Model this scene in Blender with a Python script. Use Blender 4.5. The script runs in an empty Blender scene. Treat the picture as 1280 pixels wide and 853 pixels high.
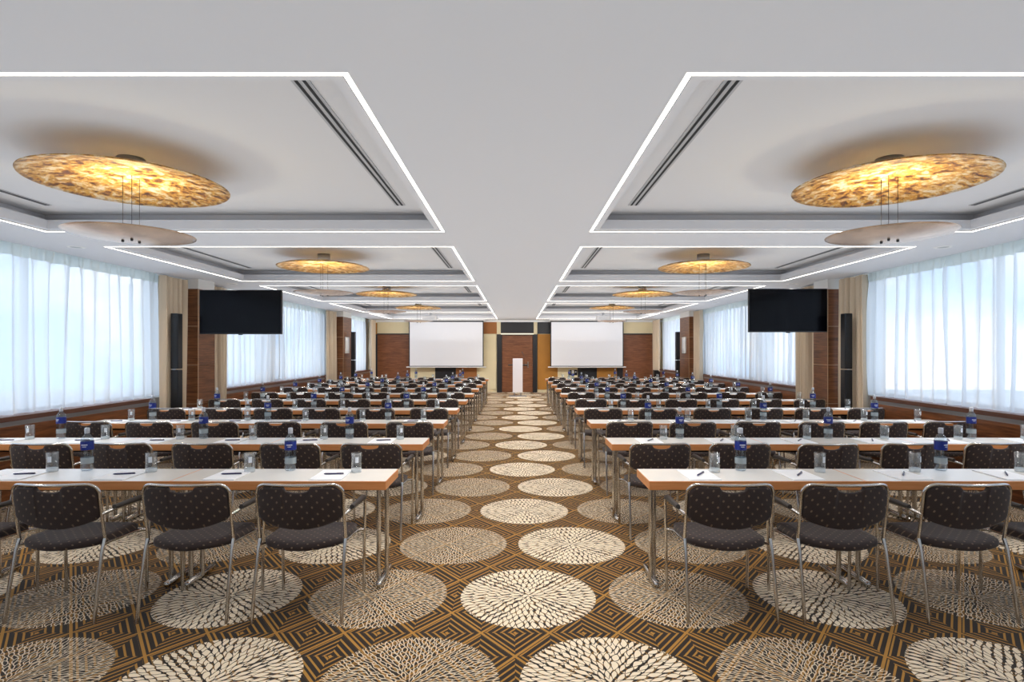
import bpy, bmesh, math, random
from math import pi, sin, cos, sqrt, radians
from mathutils import Vector

random.seed(7)
S = bpy.context.scene
COL = S.collection

# ------------------------------------------------------------------ camera, world, exposure
F = 700.0                      # focal length in pixels of the 1280 wide frame
CAMZ = 1.57
cam_d = bpy.data.cameras.new('camera')
cam = bpy.data.objects.new('camera', cam_d)
COL.objects.link(cam)
cam.location = (0, 0, CAMZ)
cam.rotation_euler = (pi / 2, 0, 0)
cam_d.sensor_width = 36.0
cam_d.lens = 36.0 * F / 1280
cam_d.shift_x = -(646 - 640) / 1280
cam_d.shift_y = (438.5 - 426.5) / 1280
cam_d.clip_start = 0.05
cam_d.clip_end = 300
S.camera = cam

S.view_settings.view_transform = 'Standard'
S.view_settings.look = 'None'
S.view_settings.gamma = 1
S.view_settings.use_curve_mapping = False
S.view_settings.exposure = 0.78

SKY_STRENGTH = 1.5
SCREEN_FILL_WATTS = 28.0
LED_STRENGTH = 4.0
LED_BEAM_WATTS = 9.5          # narrow downward beam of each long light line
CEILING_FILL_WATTS = 178.0
LAMP_WATTS = 25.0

world = bpy.data.worlds.new('world')
S.world = world
world.use_nodes = True
wt = world.node_tree
wt.nodes.clear()
w_out = wt.nodes.new('ShaderNodeOutputWorld')
w_bg = wt.nodes.new('ShaderNodeBackground')
w_tc = wt.nodes.new('ShaderNodeTexCoord')
w_map = wt.nodes.new('ShaderNodeMapping')
w_map.inputs['Scale'].default_value = (1, 1, 1.6)
w_noise = wt.nodes.new('ShaderNodeTexNoise')
w_noise.inputs['Scale'].default_value = 5.5
w_noise.inputs['Detail'].default_value = 4
w_ramp = wt.nodes.new('ShaderNodeValToRGB')
w_ramp.color_ramp.elements[0].position = 0.42
w_ramp.color_ramp.elements[0].color = (0.40, 0.60, 0.86, 1)
w_ramp.color_ramp.elements[1].position = 0.66
w_ramp.color_ramp.elements[1].color = (1.0, 0.98, 0.95, 1)
wt.links.new(w_tc.outputs['Generated'], w_map.inputs['Vector'])
wt.links.new(w_map.outputs['Vector'], w_noise.inputs['Vector'])
wt.links.new(w_noise.outputs['Fac'], w_ramp.inputs['Fac'])
wt.links.new(w_ramp.outputs['Color'], w_bg.inputs['Color'])
w_bg.inputs['Strength'].default_value = SKY_STRENGTH
wt.links.new(w_bg.outputs['Background'], w_out.inputs['Surface'])

# added fill, no fitting of the room: one large soft area light below the ceiling, facing up
up_d = bpy.data.lights.new('ceiling_fill', 'AREA'); up_d.shape = 'RECTANGLE'
up_d.size, up_d.size_y = 9.8, 22.5
up_d.energy = CEILING_FILL_WATTS; up_d.color = (0.86, 0.93, 1.0)
up = bpy.data.objects.new('ceiling_fill', up_d); COL.objects.link(up)
up.location = (-0.05, 9.2, 1.85); up.rotation_euler = (pi, 0, 0)

# two added fill lights without fittings, for the screens and the back wall, just under the soffit
for wx in (-2.65, 2.65):
    wd_ = bpy.data.lights.new('screen_fill', 'AREA'); wd_.shape = 'RECTANGLE'
    wd_.size, wd_.size_y = 3.4, 0.12; wd_.energy = SCREEN_FILL_WATTS; wd_.color = (1.0, 0.98, 0.96)
    wo_ = bpy.data.objects.new('screen_fill', wd_); COL.objects.link(wo_)
    wo_.location = (wx, 17.3, 2.66); wo_.rotation_euler = (radians(68), 0, 0)

# ------------------------------------------------------------------ room measures
BACK = 21.1                    # back wall
REAR = -2.6                    # wall behind the camera
XL, XR = -5.60, 5.50           # inner faces of the window walls
HC = 2.717                     # soffit height
HR = 2.896                     # raised ceiling inside the coffers
PL, PR = -5.36, 5.20           # where the soffit stops at the curtain pockets
SXL, SXR = -5.46, 5.30         # curtain planes
SILL_L, SILL_R = 0.875, 0.905
ROWS = [3.62 + 1.43 * k for k in range(10)]      # front (near) edge of each table row
TABLE_Z = 0.725
TABLE_D = 0.38
TABLE_L = 1.40
AISLE = 0.845
ORD = ['first', 'second', 'third', 'fourth', 'fifth', 'sixth', 'seventh', 'eighth', 'ninth', 'tenth']
SIDES = {-1: 'left', 1: 'right'}

# ------------------------------------------------------------------ small node language
class V:
    """A scalar socket with arithmetic."""
    def __init__(s, t, sock): s.t, s.s = t, sock
    def op(s, name, *others, clamp=False):
        n = s.t.nodes.new('ShaderNodeMath'); n.operation = name; n.use_clamp = clamp
        for i, o in enumerate((s,) + others):
            if isinstance(o, V): s.t.links.new(o.s, n.inputs[i])
            else: n.inputs[i].default_value = float(o)
        return V(s.t, n.outputs[0])
    def __add__(s, o): return s.op('ADD', o)
    def __radd__(s, o): return s.op('ADD', o)
    def __sub__(s, o): return s.op('SUBTRACT', o)
    def __rsub__(s, o): return (s * -1.0) + o
    def __mul__(s, o): return s.op('MULTIPLY', o)
    def __rmul__(s, o): return s.op('MULTIPLY', o)
    def __truediv__(s, o): return s.op('DIVIDE', o)
    def lt(s, o): return s.op('LESS_THAN', o)
    def gt(s, o): return s.op('GREATER_THAN', o)
    def floor(s): return s.op('FLOOR')
    def frac(s): return s - s.floor()
    def mod2(s): return (s * 0.5).frac() * 2.0
    def abs(s): return s.op('ABSOLUTE')
    def sqrt(s): return s.op('SQRT')
    def max(s, o): return s.op('MAXIMUM', o)
    def min(s, o): return s.op('MINIMUM', o)

def sel(c, a, b):            # c ? a : b
    return c * a + (1.0 - c) * b

def lin(r, g, b):
    f = lambda c: (c / 255 / 12.92) if c / 255 <= 0.04045 else ((c / 255 + 0.055) / 1.055) ** 2.4
    return (f(r), f(g), f(b), 1)

MATS = {}
def frosted(name, rgb, clear):
    m, t, b, o = new_mat(name)
    tr = t.nodes.new('ShaderNodeBsdfTransparent'); mx = t.nodes.new('ShaderNodeMixShader'); mx.inputs[0].default_value = clear
    b.inputs['Base Color'].default_value = lin(*rgb); b.inputs['Roughness'].default_value = 0.15
    t.links.new(b.outputs[0], mx.inputs[1]); t.links.new(tr.outputs[0], mx.inputs[2]); t.links.new(mx.outputs[0], o.inputs['Surface'])
    MATS[name] = m

def new_mat(name):
    m = bpy.data.materials.new(name); m.use_nodes = True
    t = m.node_tree
    return m, t, t.nodes['Principled BSDF'], t.nodes['Material Output']

def plain(name, rgb, rough=0.5, metal=0.0, spec=0.5, noise=0.0, scale=20, bump=0.0, bscale=80):
    m, t, b, o = new_mat(name)
    c = lin(*rgb)
    b.inputs['Roughness'].default_value = rough
    b.inputs['Metallic'].default_value = metal
    b.inputs['Specular IOR Level'].default_value = spec
    b.inputs['Base Color'].default_value = c
    if noise or bump:
        tc = t.nodes.new('ShaderNodeTexCoord')
    if noise:
        n = t.nodes.new('ShaderNodeTexNoise'); n.inputs['Scale'].default_value = scale; n.inputs['Detail'].default_value = 4
        t.links.new(tc.outputs['Object'], n.inputs['Vector'])
        r = t.nodes.new('ShaderNodeValToRGB')
        r.color_ramp.elements[0].position = 0.3; r.color_ramp.elements[1].position = 0.7
        r.color_ramp.elements[0].color = tuple(x * (1 - noise) for x in c[:3]) + (1,)
        r.color_ramp.elements[1].color = tuple(min(1, x * (1 + noise)) for x in c[:3]) + (1,)
        t.links.new(n.outputs['Fac'], r.inputs['Fac']); t.links.new(r.outputs['Color'], b.inputs['Base Color'])
    if bump:
        n2 = t.nodes.new('ShaderNodeTexNoise'); n2.inputs['Scale'].default_value = bscale; n2.inputs['Detail'].default_value = 3
        t.links.new(tc.outputs['Object'], n2.inputs['Vector'])
        bp = t.nodes.new('ShaderNodeBump'); bp.inputs['Strength'].default_value = bump; bp.inputs['Distance'].default_value = 0.004
        t.links.new(n2.outputs['Fac'], bp.inputs['Height']); t.links.new(bp.outputs['Normal'], b.inputs['Normal'])
    MATS[name] = m
    return m

def wood(name, dark, light, rough=0.35, scale=(1.2, 1.2, 26), spec=0.4):
    m, t, b, o = new_mat(name)
    tc = t.nodes.new('ShaderNodeTexCoord'); mp = t.nodes.new('ShaderNodeMapping')
    mp.inputs['Scale'].default_value = scale
    n = t.nodes.new('ShaderNodeTexNoise'); n.inputs['Scale'].default_value = 2.2; n.inputs['Detail'].default_value = 7
    n.inputs['Roughness'].default_value = 0.65; n.inputs['Distortion'].default_value = 0.4
    r = t.nodes.new('ShaderNodeValToRGB')
    r.color_ramp.elements[0].position = 0.32; r.color_ramp.elements[0].color = lin(*dark)
    r.color_ramp.elements[1].position = 0.70; r.color_ramp.elements[1].color = lin(*light)
    t.links.new(tc.outputs['Object'], mp.inputs['Vector']); t.links.new(mp.outputs['Vector'], n.inputs['Vector'])
    t.links.new(n.outputs['Fac'], r.inputs['Fac']); t.links.new(r.outputs['Color'], b.inputs['Base Color'])
    b.inputs['Roughness'].default_value = rough; b.inputs['Specular IOR Level'].default_value = spec
    MATS[name] = m
    return m

def emissive(name, rgb, strength):
    m, t, b, o = new_mat(name)
    t.nodes.remove(b)
    e = t.nodes.new('ShaderNodeEmission'); e.inputs['Color'].default_value = lin(*rgb); e.inputs['Strength'].default_value = strength
    t.links.new(e.outputs[0], o.inputs['Surface'])
    MATS[name] = m
    return m

def thin_glass(name, tint=(255, 255, 255), base=0.04, edge=0.7):
    m, t, b, o = new_mat(name)
    t.nodes.remove(b)
    tr = t.nodes.new('ShaderNodeBsdfTransparent'); tr.inputs['Color'].default_value = lin(*tint)
    gl = t.nodes.new('ShaderNodeBsdfGlossy'); gl.inputs['Roughness'].default_value = 0.03
    lw = t.nodes.new('ShaderNodeLayerWeight'); lw.inputs['Blend'].default_value = 0.35
    f = V(t, lw.outputs['Facing'])
    f = (f * f * f) * edge + base
    mx = t.nodes.new('ShaderNodeMixShader')
    t.links.new(f.s, mx.inputs[0]); t.links.new(tr.outputs[0], mx.inputs[1]); t.links.new(gl.outputs[0], mx.inputs[2])
    t.links.new(mx.outputs[0], o.inputs['Surface'])
    MATS[name] = m
    return m

plain('ceiling_paint', (226, 225, 226), 0.9, spec=0.2, bump=0.12, bscale=180)
plain('soffit_paint', (224, 224, 227), 0.9, spec=0.2)
plain('wall_paint', (232, 230, 226), 0.85, spec=0.2)
plain('white_trim', (236, 235, 233), 0.5)
plain('chrome', (205, 200, 194), 0.16, 1.0)
plain('satin_steel', (176, 176, 178), 0.35, 1.0)
plain('black_metal', (22, 22, 24), 0.45)
plain('black_plastic', (16, 17, 22), 0.35)
plain('screen_glass', (4, 4, 8), 0.16, spec=0.14)
plain('slot_dark', (22, 22, 24), 0.7)
plain('slot_grey', (186, 186, 188), 0.6)
plain('arm_pad', (58, 54, 52), 0.5)
plain('aluminium', (150, 148, 146), 0.4, 0.6)
plain('pale_joint', (188, 160, 130), 0.5)
plain('paper', (244, 245, 248), 0.7, noise=0.02)
plain('pen_plastic', (42, 38, 84), 0.3)
plain('label_blue', (24, 44, 132), 0.35, noise=0.15, scale=60)
plain('label_white', (226, 232, 240), 0.4)
frosted('label_pale', (206, 218, 222), 0.55)
frosted('whitened_glass', (232, 238, 242), 0.45)  # white mixed into clear glass for the table brightness its base picks up
plain('cap_metal', (206, 208, 214), 0.35, 0.4)
plain('cream_panel', (232, 217, 178), 0.7, noise=0.04, scale=3)
plain('ochre_panel', (176, 120, 44), 0.65, noise=0.06, scale=3)
plain('rust_panel', (160, 100, 48), 0.65, noise=0.06, scale=3)
plain('black_panel', (28, 26, 30), 0.45)
plain('screen_white', (232, 232, 236), 0.8)
plain('lectern_white', (226, 222, 226), 0.35)
plain('projector_white', (238, 238, 240), 0.4)
plain('exterior_ground', (214, 214, 208), 0.9, noise=0.2, scale=0.4)
plain('table_white', (236, 231, 224), 0.24, noise=0.02, scale=6, spec=0.6)
plain('silver_leaf', (182, 154, 130), 0.27, 1.0, noise=0.2, scale=7)
wood('table_edge', (220, 142, 82), (234, 160, 102), 0.4, (1.5, 20, 20))
wood('walnut', (80, 47, 29), (146, 95, 61), 0.34)
wood('door_walnut', (98, 58, 37), (152, 98, 64), 0.4, (1.5, 1.5, 22))
wood('sill_wood', (78, 46, 32), (112, 70, 50), 0.4, (20, 1.2, 20))
wood('panel_wood', (74, 40, 23), (148, 92, 54), 0.33, (20, 1.0, 16))
emissive('led_white', (255, 248, 236), LED_STRENGTH)
emissive('bulb_glow', (255, 214, 150), 30)
emissive('door_light', (255, 240, 214), 0.9)
thin_glass('window_glass', (250, 250, 251), 0.03, 0.4)
thin_glass('bottle_glass', (232, 240, 246), 0.12, 0.85)
thin_glass('tumbler_glass', (250, 252, 253), 0.07, 0.75)

def make_fabric():
    m, t, b, o = new_mat('dotted_fabric')
    tc = t.nodes.new('ShaderNodeTexCoord'); sx = t.nodes.new('ShaderNodeSeparateXYZ')
    t.links.new(tc.outputs['Object'], sx.inputs[0])
    x = V(t, sx.outputs[0]); y = V(t, sx.outputs[1]); z = V(t, sx.outputs[2])
    u = x / 0.058; v = (z + y) / 0.058
    def dots(u, v, r):
        a = u.frac() - 0.5; c = v.frac() - 0.5
        return (a * a + c * c).sqrt().lt(r)
    d1 = dots(u, v, 0.1)
    d2 = dots(u + 0.5, v + 0.5, 0.1)
    mx = t.nodes.new('ShaderNodeMix'); mx.data_type = 'RGBA'
    mx.inputs['A'].default_value = lin(55, 44, 42); mx.inputs['B'].default_value = lin(122, 102, 84)
    t.links.new(d1.max(d2 * 0.75).s, mx.inputs['Factor'])
    t.links.new(mx.outputs['Result'], b.inputs['Base Color'])
    b.inputs['Roughness'].default_value = 0.75; b.inputs['Specular IOR Level'].default_value = 0.3
    b.inputs['Sheen Weight'].default_value = 0.15
    MATS['dotted_fabric'] = m
make_fabric()

def make_gold():
    m, t, b, o = new_mat('gold_leaf')
    tc = t.nodes.new('ShaderNodeTexCoord')
    n = t.nodes.new('ShaderNodeTexNoise'); n.inputs['Scale'].default_value = 13; n.inputs['Detail'].default_value = 6; n.inputs['Roughness'].default_value = 0.72
    n.inputs['Distortion'].default_value = 0.3
    t.links.new(tc.outputs['Object'], n.inputs['Vector'])
    r = t.nodes.new('ShaderNodeValToRGB')
    e = r.color_ramp.elements
    e[0].position = 0.37; e[0].color = lin(70, 34, 10)
    e[1].position = 0.66; e[1].color = lin(226, 216, 204)
    for p, c in ((0.43, (116, 62, 18)), (0.47, (192, 136, 40)), (0.53, (206, 160, 66)), (0.565, (216, 196, 164))):
        k = e.new(p); k.color = lin(*c)
    t.links.new(n.outputs['Fac'], r.inputs['Fac']); t.links.new(r.outputs['Color'], b.inputs['Base Color'])
    b.inputs['Metallic'].default_value = 0.25; b.inputs['Roughness'].default_value = 0.42
    bp = t.nodes.new('ShaderNodeBump'); bp.inputs['Strength'].default_value = 0.5; bp.inputs['Distance'].default_value = 0.004
    t.links.new(n.outputs['Fac'], bp.inputs['Height']); t.links.new(bp.outputs['Normal'], b.inputs['Normal'])
    tl = t.nodes.new('ShaderNodeBsdfTranslucent'); tl.inputs['Color'].default_value = lin(240, 226, 204)
    mx = t.nodes.new('ShaderNodeMixShader'); mx.inputs[0].default_value = 0.28
    t.links.new(b.outputs[0], mx.inputs[1]); t.links.new(tl.outputs[0], mx.inputs[2]); t.links.new(mx.outputs[0], o.inputs['Surface'])
    MATS['gold_leaf'] = m
make_gold()

def make_cloth(name, rgb, transp, transl):
    m, t, b, o = new_mat(name)
    t.nodes.remove(b)
    c = lin(*rgb)
    d = t.nodes.new('ShaderNodeBsdfDiffuse'); d.inputs['Color'].default_value = c
    tl = t.nodes.new('ShaderNodeBsdfTranslucent'); tl.inputs['Color'].default_value = c
    tr = t.nodes.new('ShaderNodeBsdfTransparent')
    m1 = t.nodes.new('ShaderNodeMixShader'); m1.inputs[0].default_value = transl
    m2 = t.nodes.new('ShaderNodeMixShader'); m2.inputs[0].default_value = transp
    if transp:                                  # threads overlap where the cloth turns edge-on
        g = t.nodes.new('ShaderNodeNewGeometry')
        dt = t.nodes.new('ShaderNodeVectorMath'); dt.operation = 'DOT_PRODUCT'
        t.links.new(g.outputs['Incoming'], dt.inputs[0]); t.links.new(g.outputs['Normal'], dt.inputs[1])
        nv = V(t, dt.outputs['Value']).abs()
        f = nv * (transp * 1.6) + 0.02
        t.links.new(f.s, m2.inputs[0])
        k = nv * transl * 1.3 + 0.12
        t.links.new(k.s, m1.inputs[0])
    t.links.new(d.outputs[0], m1.inputs[1]); t.links.new(tl.outputs[0], m1.inputs[2])
    t.links.new(m1.outputs[0], m2.inputs[1]); t.links.new(tr.outputs[0], m2.inputs[2])
    t.links.new(m2.outputs[0], o.inputs['Surface'])
    MATS[name] = m
make_cloth('sheer_cloth', (240, 244, 248), 0.17, 0.5)
make_cloth('beige_cloth', (212, 194, 170), 0.0, 0.03)
make_cloth('sheer_heading', (236, 242, 238), 0.04, 0.32)

def make_carpet():
    m, t, b, o = new_mat('carpet')
    tc = t.nodes.new('ShaderNodeTexCoord'); sx = t.nodes.new('ShaderNodeSeparateXYZ')
    t.links.new(tc.outputs['Object'], sx.inputs[0])
    x = V(t, sx.outputs[0]); y = V(t, sx.outputs[1])
    # --- square spirals turned 45 degrees
    A = (x + 0.009) / 0.38; B = (y - 3.113) / 0.4775
    u = (A + B + 0.5).frac() - 0.5; v = (A - B + 0.5).frac() - 0.5
    au = u.abs(); av = v.abs()
    c = au.gt(av)
    k = sel(c, sel(u.gt(0), 0.0, V(t, (u * 0 + 2).s)), sel(v.gt(0), V(t, (u * 0 + 1).s), V(t, (u * 0 + 3).s)))
    mm = au.max(av)
    ph = (mm * 8.6 - k * 0.25 + 0.1).frac()
    line = ph.lt(0.31)
    border = mm.gt(0.474)
    inner = mm.lt(0.03)
    spiral = line * mm.lt(0.455)
    spiral = spiral.max(border).max(inner)
    # --- lattice of round medallions
    Y0, X0, P, R = 3.59, 0.072, 0.955, 0.437
    j = ((y - Y0) / P + 0.5).floor()
    yy = (y - Y0) - j * P
    xs = x - X0 - j.mod2() * 0.37
    i = (xs / (P - 0.002) + 0.5).floor()
    xx = xs - i * (P - 0.002)
    typ = i.mod2()                                   # 0 filled petals, 1 outlined petals
    r = (xx * xx + yy * yy).sqrt() / R
    ang = yy.op('ARCTAN2', xx) / (2 * pi) + 0.5
    nz = t.nodes.new('ShaderNodeTexNoise'); nz.inputs['Scale'].default_value = 9
    t.links.new(tc.outputs['Object'], nz.inputs['Vector'])
    jit = V(t, nz.outputs['Fac']) - 0.5
    def petals(off, seed, NR=5.6):
        rr = r * NR + off + jit * 0.5
        ring = rr.floor(); fr = (rr - ring - 0.5) * 2.0
        n = ring * 12.0 + (6.0 + off * -8.0)
        at = ang * n + seed + ring * 0.37 + jit * 1.2
        cell = at.floor(); ft = (at - cell - 0.5) * 2.0
        wn = t.nodes.new('ShaderNodeTexWhiteNoise'); wn.noise_dimensions = '3D'
        cx = t.nodes.new('ShaderNodeCombineXYZ')
        t.links.new(ring.s, cx.inputs[0]); t.links.new(cell.s, cx.inputs[1]); t.links.new((j * 7.0 + i * 3.0 + seed).s, cx.inputs[2])
        t.links.new(cx.outputs[0], wn.inputs['Vector'])
        rnd = V(t, wn.outputs['Value'])
        sp = t.nodes.new('ShaderNodeSeparateColor'); t.links.new(wn.outputs['Color'], sp.inputs[0])
        ft = ft + fr * (V(t, sp.outputs[1]) - 0.5) * 0.55
        fr2 = fr / (rnd * 0.14 + 0.86)
        half = (1.0 - fr2 * fr2).max(0.0) * (V(t, sp.outputs[2]) * 0.2 + 0.60)     # leaf shape
        return half - ft.abs()                     # >0 inside the leaf
    pa = petals(0.0, 0.0); pb = petals(0.5, 0.5)
    inside = r.lt(0.985)
    gap, wl_ = 0.26, 0.26
    fill = pb.gt(0.0).max(pa.gt(0.02) * pb.lt(-gap))
    outl = (pb.gt(0.0) * pb.lt(wl_)).max(pa.gt(0.0) * pa.lt(wl_) * pb.lt(-0.05))
    pet = inside * sel(typ.lt(0.5), fill, outl * 0.85)
    whitedisc = inside * typ.lt(0.5)
    spiral = spiral * (1.0 - whitedisc * 0.55) * (1.0 - inside * typ * 0.25)
    # --- colours
    m1 = t.nodes.new('ShaderNodeMix'); m1.data_type = 'RGBA'
    m1.inputs['A'].default_value = lin(38, 27, 17); m1.inputs['B'].default_value = lin(172, 124, 50)
    t.links.new(spiral.s, m1.inputs['Factor'])
    m2 = t.nodes.new('ShaderNodeMix'); m2.data_type = 'RGBA'
    m2.inputs['B'].default_value = lin(240, 223, 196)
    t.links.new(pet.s, m2.inputs['Factor']); t.links.new(m1.outputs['Result'], m2.inputs['A'])
    t.links.new(m2.outputs['Result'], b.inputs['Base Color'])
    b.inputs['Roughness'].default_value = 0.85; b.inputs['Specular IOR Level'].default_value = 0.25
    b.inputs['Sheen Weight'].default_value = 0.12
    MATS['carpet'] = m
make_carpet()

# ------------------------------------------------------------------ mesh helpers
class MB:
    """Collects shapes of ONE mesh object."""
    def __init__(s): s.v, s.f, s.mi, s.sm = [], [], [], []
    def add(s, verts, faces, mi=0, smooth=False):
        o = len(s.v); s.v += [tuple(p) for p in verts]
        for f in faces:
            s.f.append(tuple(i + o for i in f)); s.mi.append(mi); s.sm.append(smooth)
    def box(s, x0, x1, y0, y1, z0, z1, mi=0, top=None):
        vs = [(x0,y0,z0),(x1,y0,z0),(x1,y1,z0),(x0,y1,z0),(x0,y0,z1),(x1,y0,z1),(x1,y1,z1),(x0,y1,z1)]
        fs = [(0,3,2,1),(4,5,6,7),(0,1,5,4),(1,2,6,5),(2,3,7,6),(3,0,4,7)]
        s.add(vs, [fs[0]] + fs[2:], mi); s.add(vs, [fs[1]], mi if top is None else top)
        return s
    def rbox(s, x0, x1, y0, y1, z0, z1, b=0.004, mi=0, top=None):
        """box with chamfered vertical and top/bottom edges"""
        def ring(z, i):
            return [(x0+i,y0+b+0*i,z),(x0+b,y0+i,z),(x1-b,y0+i,z),(x1-i,y0+b,z),(x1-i,y1-b,z),(x1-b,y1-i,z),(x0+b,y1-i,z),(x0+i,y1-b,z)]
        rings = [ring(z0, b*0.8), ring(z0+b, 0), ring(z1-b, 0), ring(z1, b*0.8)]
        vs = [p for r in rings for p in r]; fs = []
        for k in range(3):
            for i in range(8):
                a, c = k*8+i, k*8+(i+1)%8
                fs.append((a, c, c+8, a+8))
        s.add(vs, fs + [tuple(range(7,-1,-1))], mi); s.add(rings[3], [tuple(range(8))], mi if top is None else top)
        return s
    def tube(s, path, r, n=8, mi=0, closed=False, caps=True):
        P = [Vector(p) for p in path]; m = len(P); rs = r if isinstance(r, (list, tuple)) else [r]*m
        tang = []
        for i in range(m):
            if closed: d = P[(i+1)%m] - P[i-1]
            else: d = P[min(i+1,m-1)] - P[max(i-1,0)]
            tang.append(d.normalized())
        up = Vector((0,0,1)) if abs(tang[0].z) < 0.9 else Vector((0,1,0))
        nrm = (up - tang[0]*up.dot(tang[0])).normalized()
        vs = []
        for i in range(m):
            if i: nrm = (nrm - tang[i]*nrm.dot(tang[i])).normalized()
            bn = tang[i].cross(nrm)
            for k in range(n):
                a = 2*pi*k/n
                vs.append(P[i] + (nrm*cos(a) + bn*sin(a))*rs[i])
        fs = []
        for i in range(m if closed else m-1):
            for k in range(n):
                a = i*n+k; c = i*n+(k+1)%n; d = ((i+1)%m)*n+(k+1)%n; e = ((i+1)%m)*n+k
                fs.append((a, c, d, e))
        s.add(vs, fs, mi, True)
        if caps and not closed:
            s.add(vs[:n], [tuple(range(n-1,-1,-1))], mi); s.add(vs[-n:], [tuple(range(n))], mi)
        return s
    def lathe(s, prof, n=24, c=(0,0,0), mi=0, smooth=True, capb=False, capt=False):
        vs, fs = [], []
        for (r, z) in prof:
            for k in range(n):
                a = 2*pi*k/n; vs.append((c[0]+r*cos(a), c[1]+r*sin(a), c[2]+z))
        for i in range(len(prof)-1):
            for k in range(n):
                fs.append((i*n+k, i*n+(k+1)%n, (i+1)*n+(k+1)%n, (i+1)*n+k))
        s.add(vs, fs, mi, smooth)
        if capb: s.add(vs[:n], [tuple(range(n-1,-1,-1))], mi)
        if capt: s.add(vs[-n:], [tuple(range(n))], mi)
        return s
    def build(s, name, mats, parent=None):
        me = bpy.data.meshes.new(name)
        me.from_pydata(s.v, [], s.f)
        for m in (mats if isinstance(mats, (list, tuple)) else [mats]): me.materials.append(MATS[m])
        me.polygons.foreach_set('material_index', s.mi)
        me.polygons.foreach_set('use_smooth', s.sm)
        me.update()
        o = bpy.data.objects.new(name, me); COL.objects.link(o)
        if parent is not None: o.parent = parent
        return o

def smooth_path(pts, rad=0.04, n=5):
    """polyline with rounded corners"""
    P = [Vector(p) for p in pts]; out = [P[0]]
    for i in range(1, len(P)-1):
        a, b, c = P[i-1], P[i], P[i+1]
        r = min(rad, (a-b).length*0.49, (c-b).length*0.49)
        p = b + (a-b).normalized()*r; q = b + (c-b).normalized()*r
        for k in range(n+1):
            tt = k/n; out.append(p*(1-tt)**2 + b*2*tt*(1-tt) + q*tt*tt)
    out.append(P[-1])
    return out

def tag(o, label=None, cat=None, group=None, kind=None):
    if label: o['label'] = label
    if cat: o['category'] = cat
    if group: o['group'] = group
    if kind: o['kind'] = kind
    return o

def empty(name, loc=(0,0,0), rz=0.0):
    o = bpy.data.objects.new(name, None); COL.objects.link(o)
    o.location = loc; o.rotation_euler = (0,0,rz); o.empty_display_size = 0.1
    return o

KIDS = {}
def freeze(root):
    """remember a prototype's tree so copies need no scene walk"""
    KIDS[root.name] = [(c, list(c.children)) for c in root.children]
    return root
def copy_tree(root, loc, rz=0.0):
    r = root.copy(); COL.objects.link(r); r.location = loc; r.rotation_euler = (0,0,rz)
    for c, subs in KIDS[root.name]:
        k = c.copy(); COL.objects.link(k); k.parent = r
        for g in subs:
            h = g.copy(); COL.objects.link(h); h.parent = k
    return r
USED = set()
def place(root, loc, rz, label, group):
    if root.name not in USED:
        USED.add(root.name); o = root; o.location = loc; o.rotation_euler = (0,0,rz)
    else: o = copy_tree(root, loc, rz)
    o['label'] = label
    if group: o['group'] = group
    return o

def struct(o): o['kind'] = 'structure'; return o

# ------------------------------------------------------------------ the shell
mb = MB(); mb.box(XL-0.3, XR+0.3, REAR, BACK+0.2, -0.1, 0)
struct(mb.build('floor', 'carpet'))

mb = MB(); mb.box(-70, 70, -50, 80, -4.2, -4.0)
struct(mb.build('ground_outside', 'exterior_ground'))

# ceiling: soffit grid around the coffers, raised coffer lids, pocket lids
CX = {-1: (-4.56, -0.695), 1: (0.70, 4.41)}
CY = [(2.31, 5.42), (6.17, 9.26), (9.90, 13.0), (13.58, 16.66), (17.25, 20.3)]
mb = MB()
T = 0.09
mb.box(PL, CX[-1][0], REAR, BACK, HC, HC+T)
mb.box(CX[-1][1], CX[1][0], REAR, BACK, HC, HC+T)
mb.box(CX[1][1], PR, REAR, BACK, HC, HC+T)
for s in (-1, 1):
    x0, x1 = CX[s]
    ys = [REAR] + [q for p in CY for q in p] + [BACK]
    for k in range(0, len(ys), 2):
        mb.box(x0, x1, ys[k], ys[k+1], HC, HC+T)
    for (a, b) in CY:                       # lip inside the light line and the recess above it
        g, w = 0.040, 0.05
        o0, o1, p0, p1 = x0+g, x1-g, a+g, b-g
        z0, z1 = HC+0.012, HC+0.098
        mb.box(o0, o0+w, p0, p1, z0, z1); mb.box(o1-w, o1, p0, p1, z0, z1)
        mb.box(o0+w, o1-w, p0, p0+w, z0, z1); mb.box(o0+w, o1-w, p1-w, p1, z0, z1)
        # upper recess set back over the soffit
        q = 0.06
        mb.box(x0-q-0.05, x0-q, a-q, b+q, HC+T, HR); mb.box(x1+q, x1+q+0.05, a-q, b+q, HC+T, HR)
        mb.box(x0-q, x1+q, a-q-0.05, a-q, HC+T, HR); mb.box(x0-q, x1+q, b+q, b+q+0.05, HC+T, HR)
mb.box(XL-0.3, XR+0.3, REAR, BACK+0.2, HR, HR+0.12, 1)
struct(mb.build('ceiling', ['soffit_paint', 'ceiling_paint']))

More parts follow.
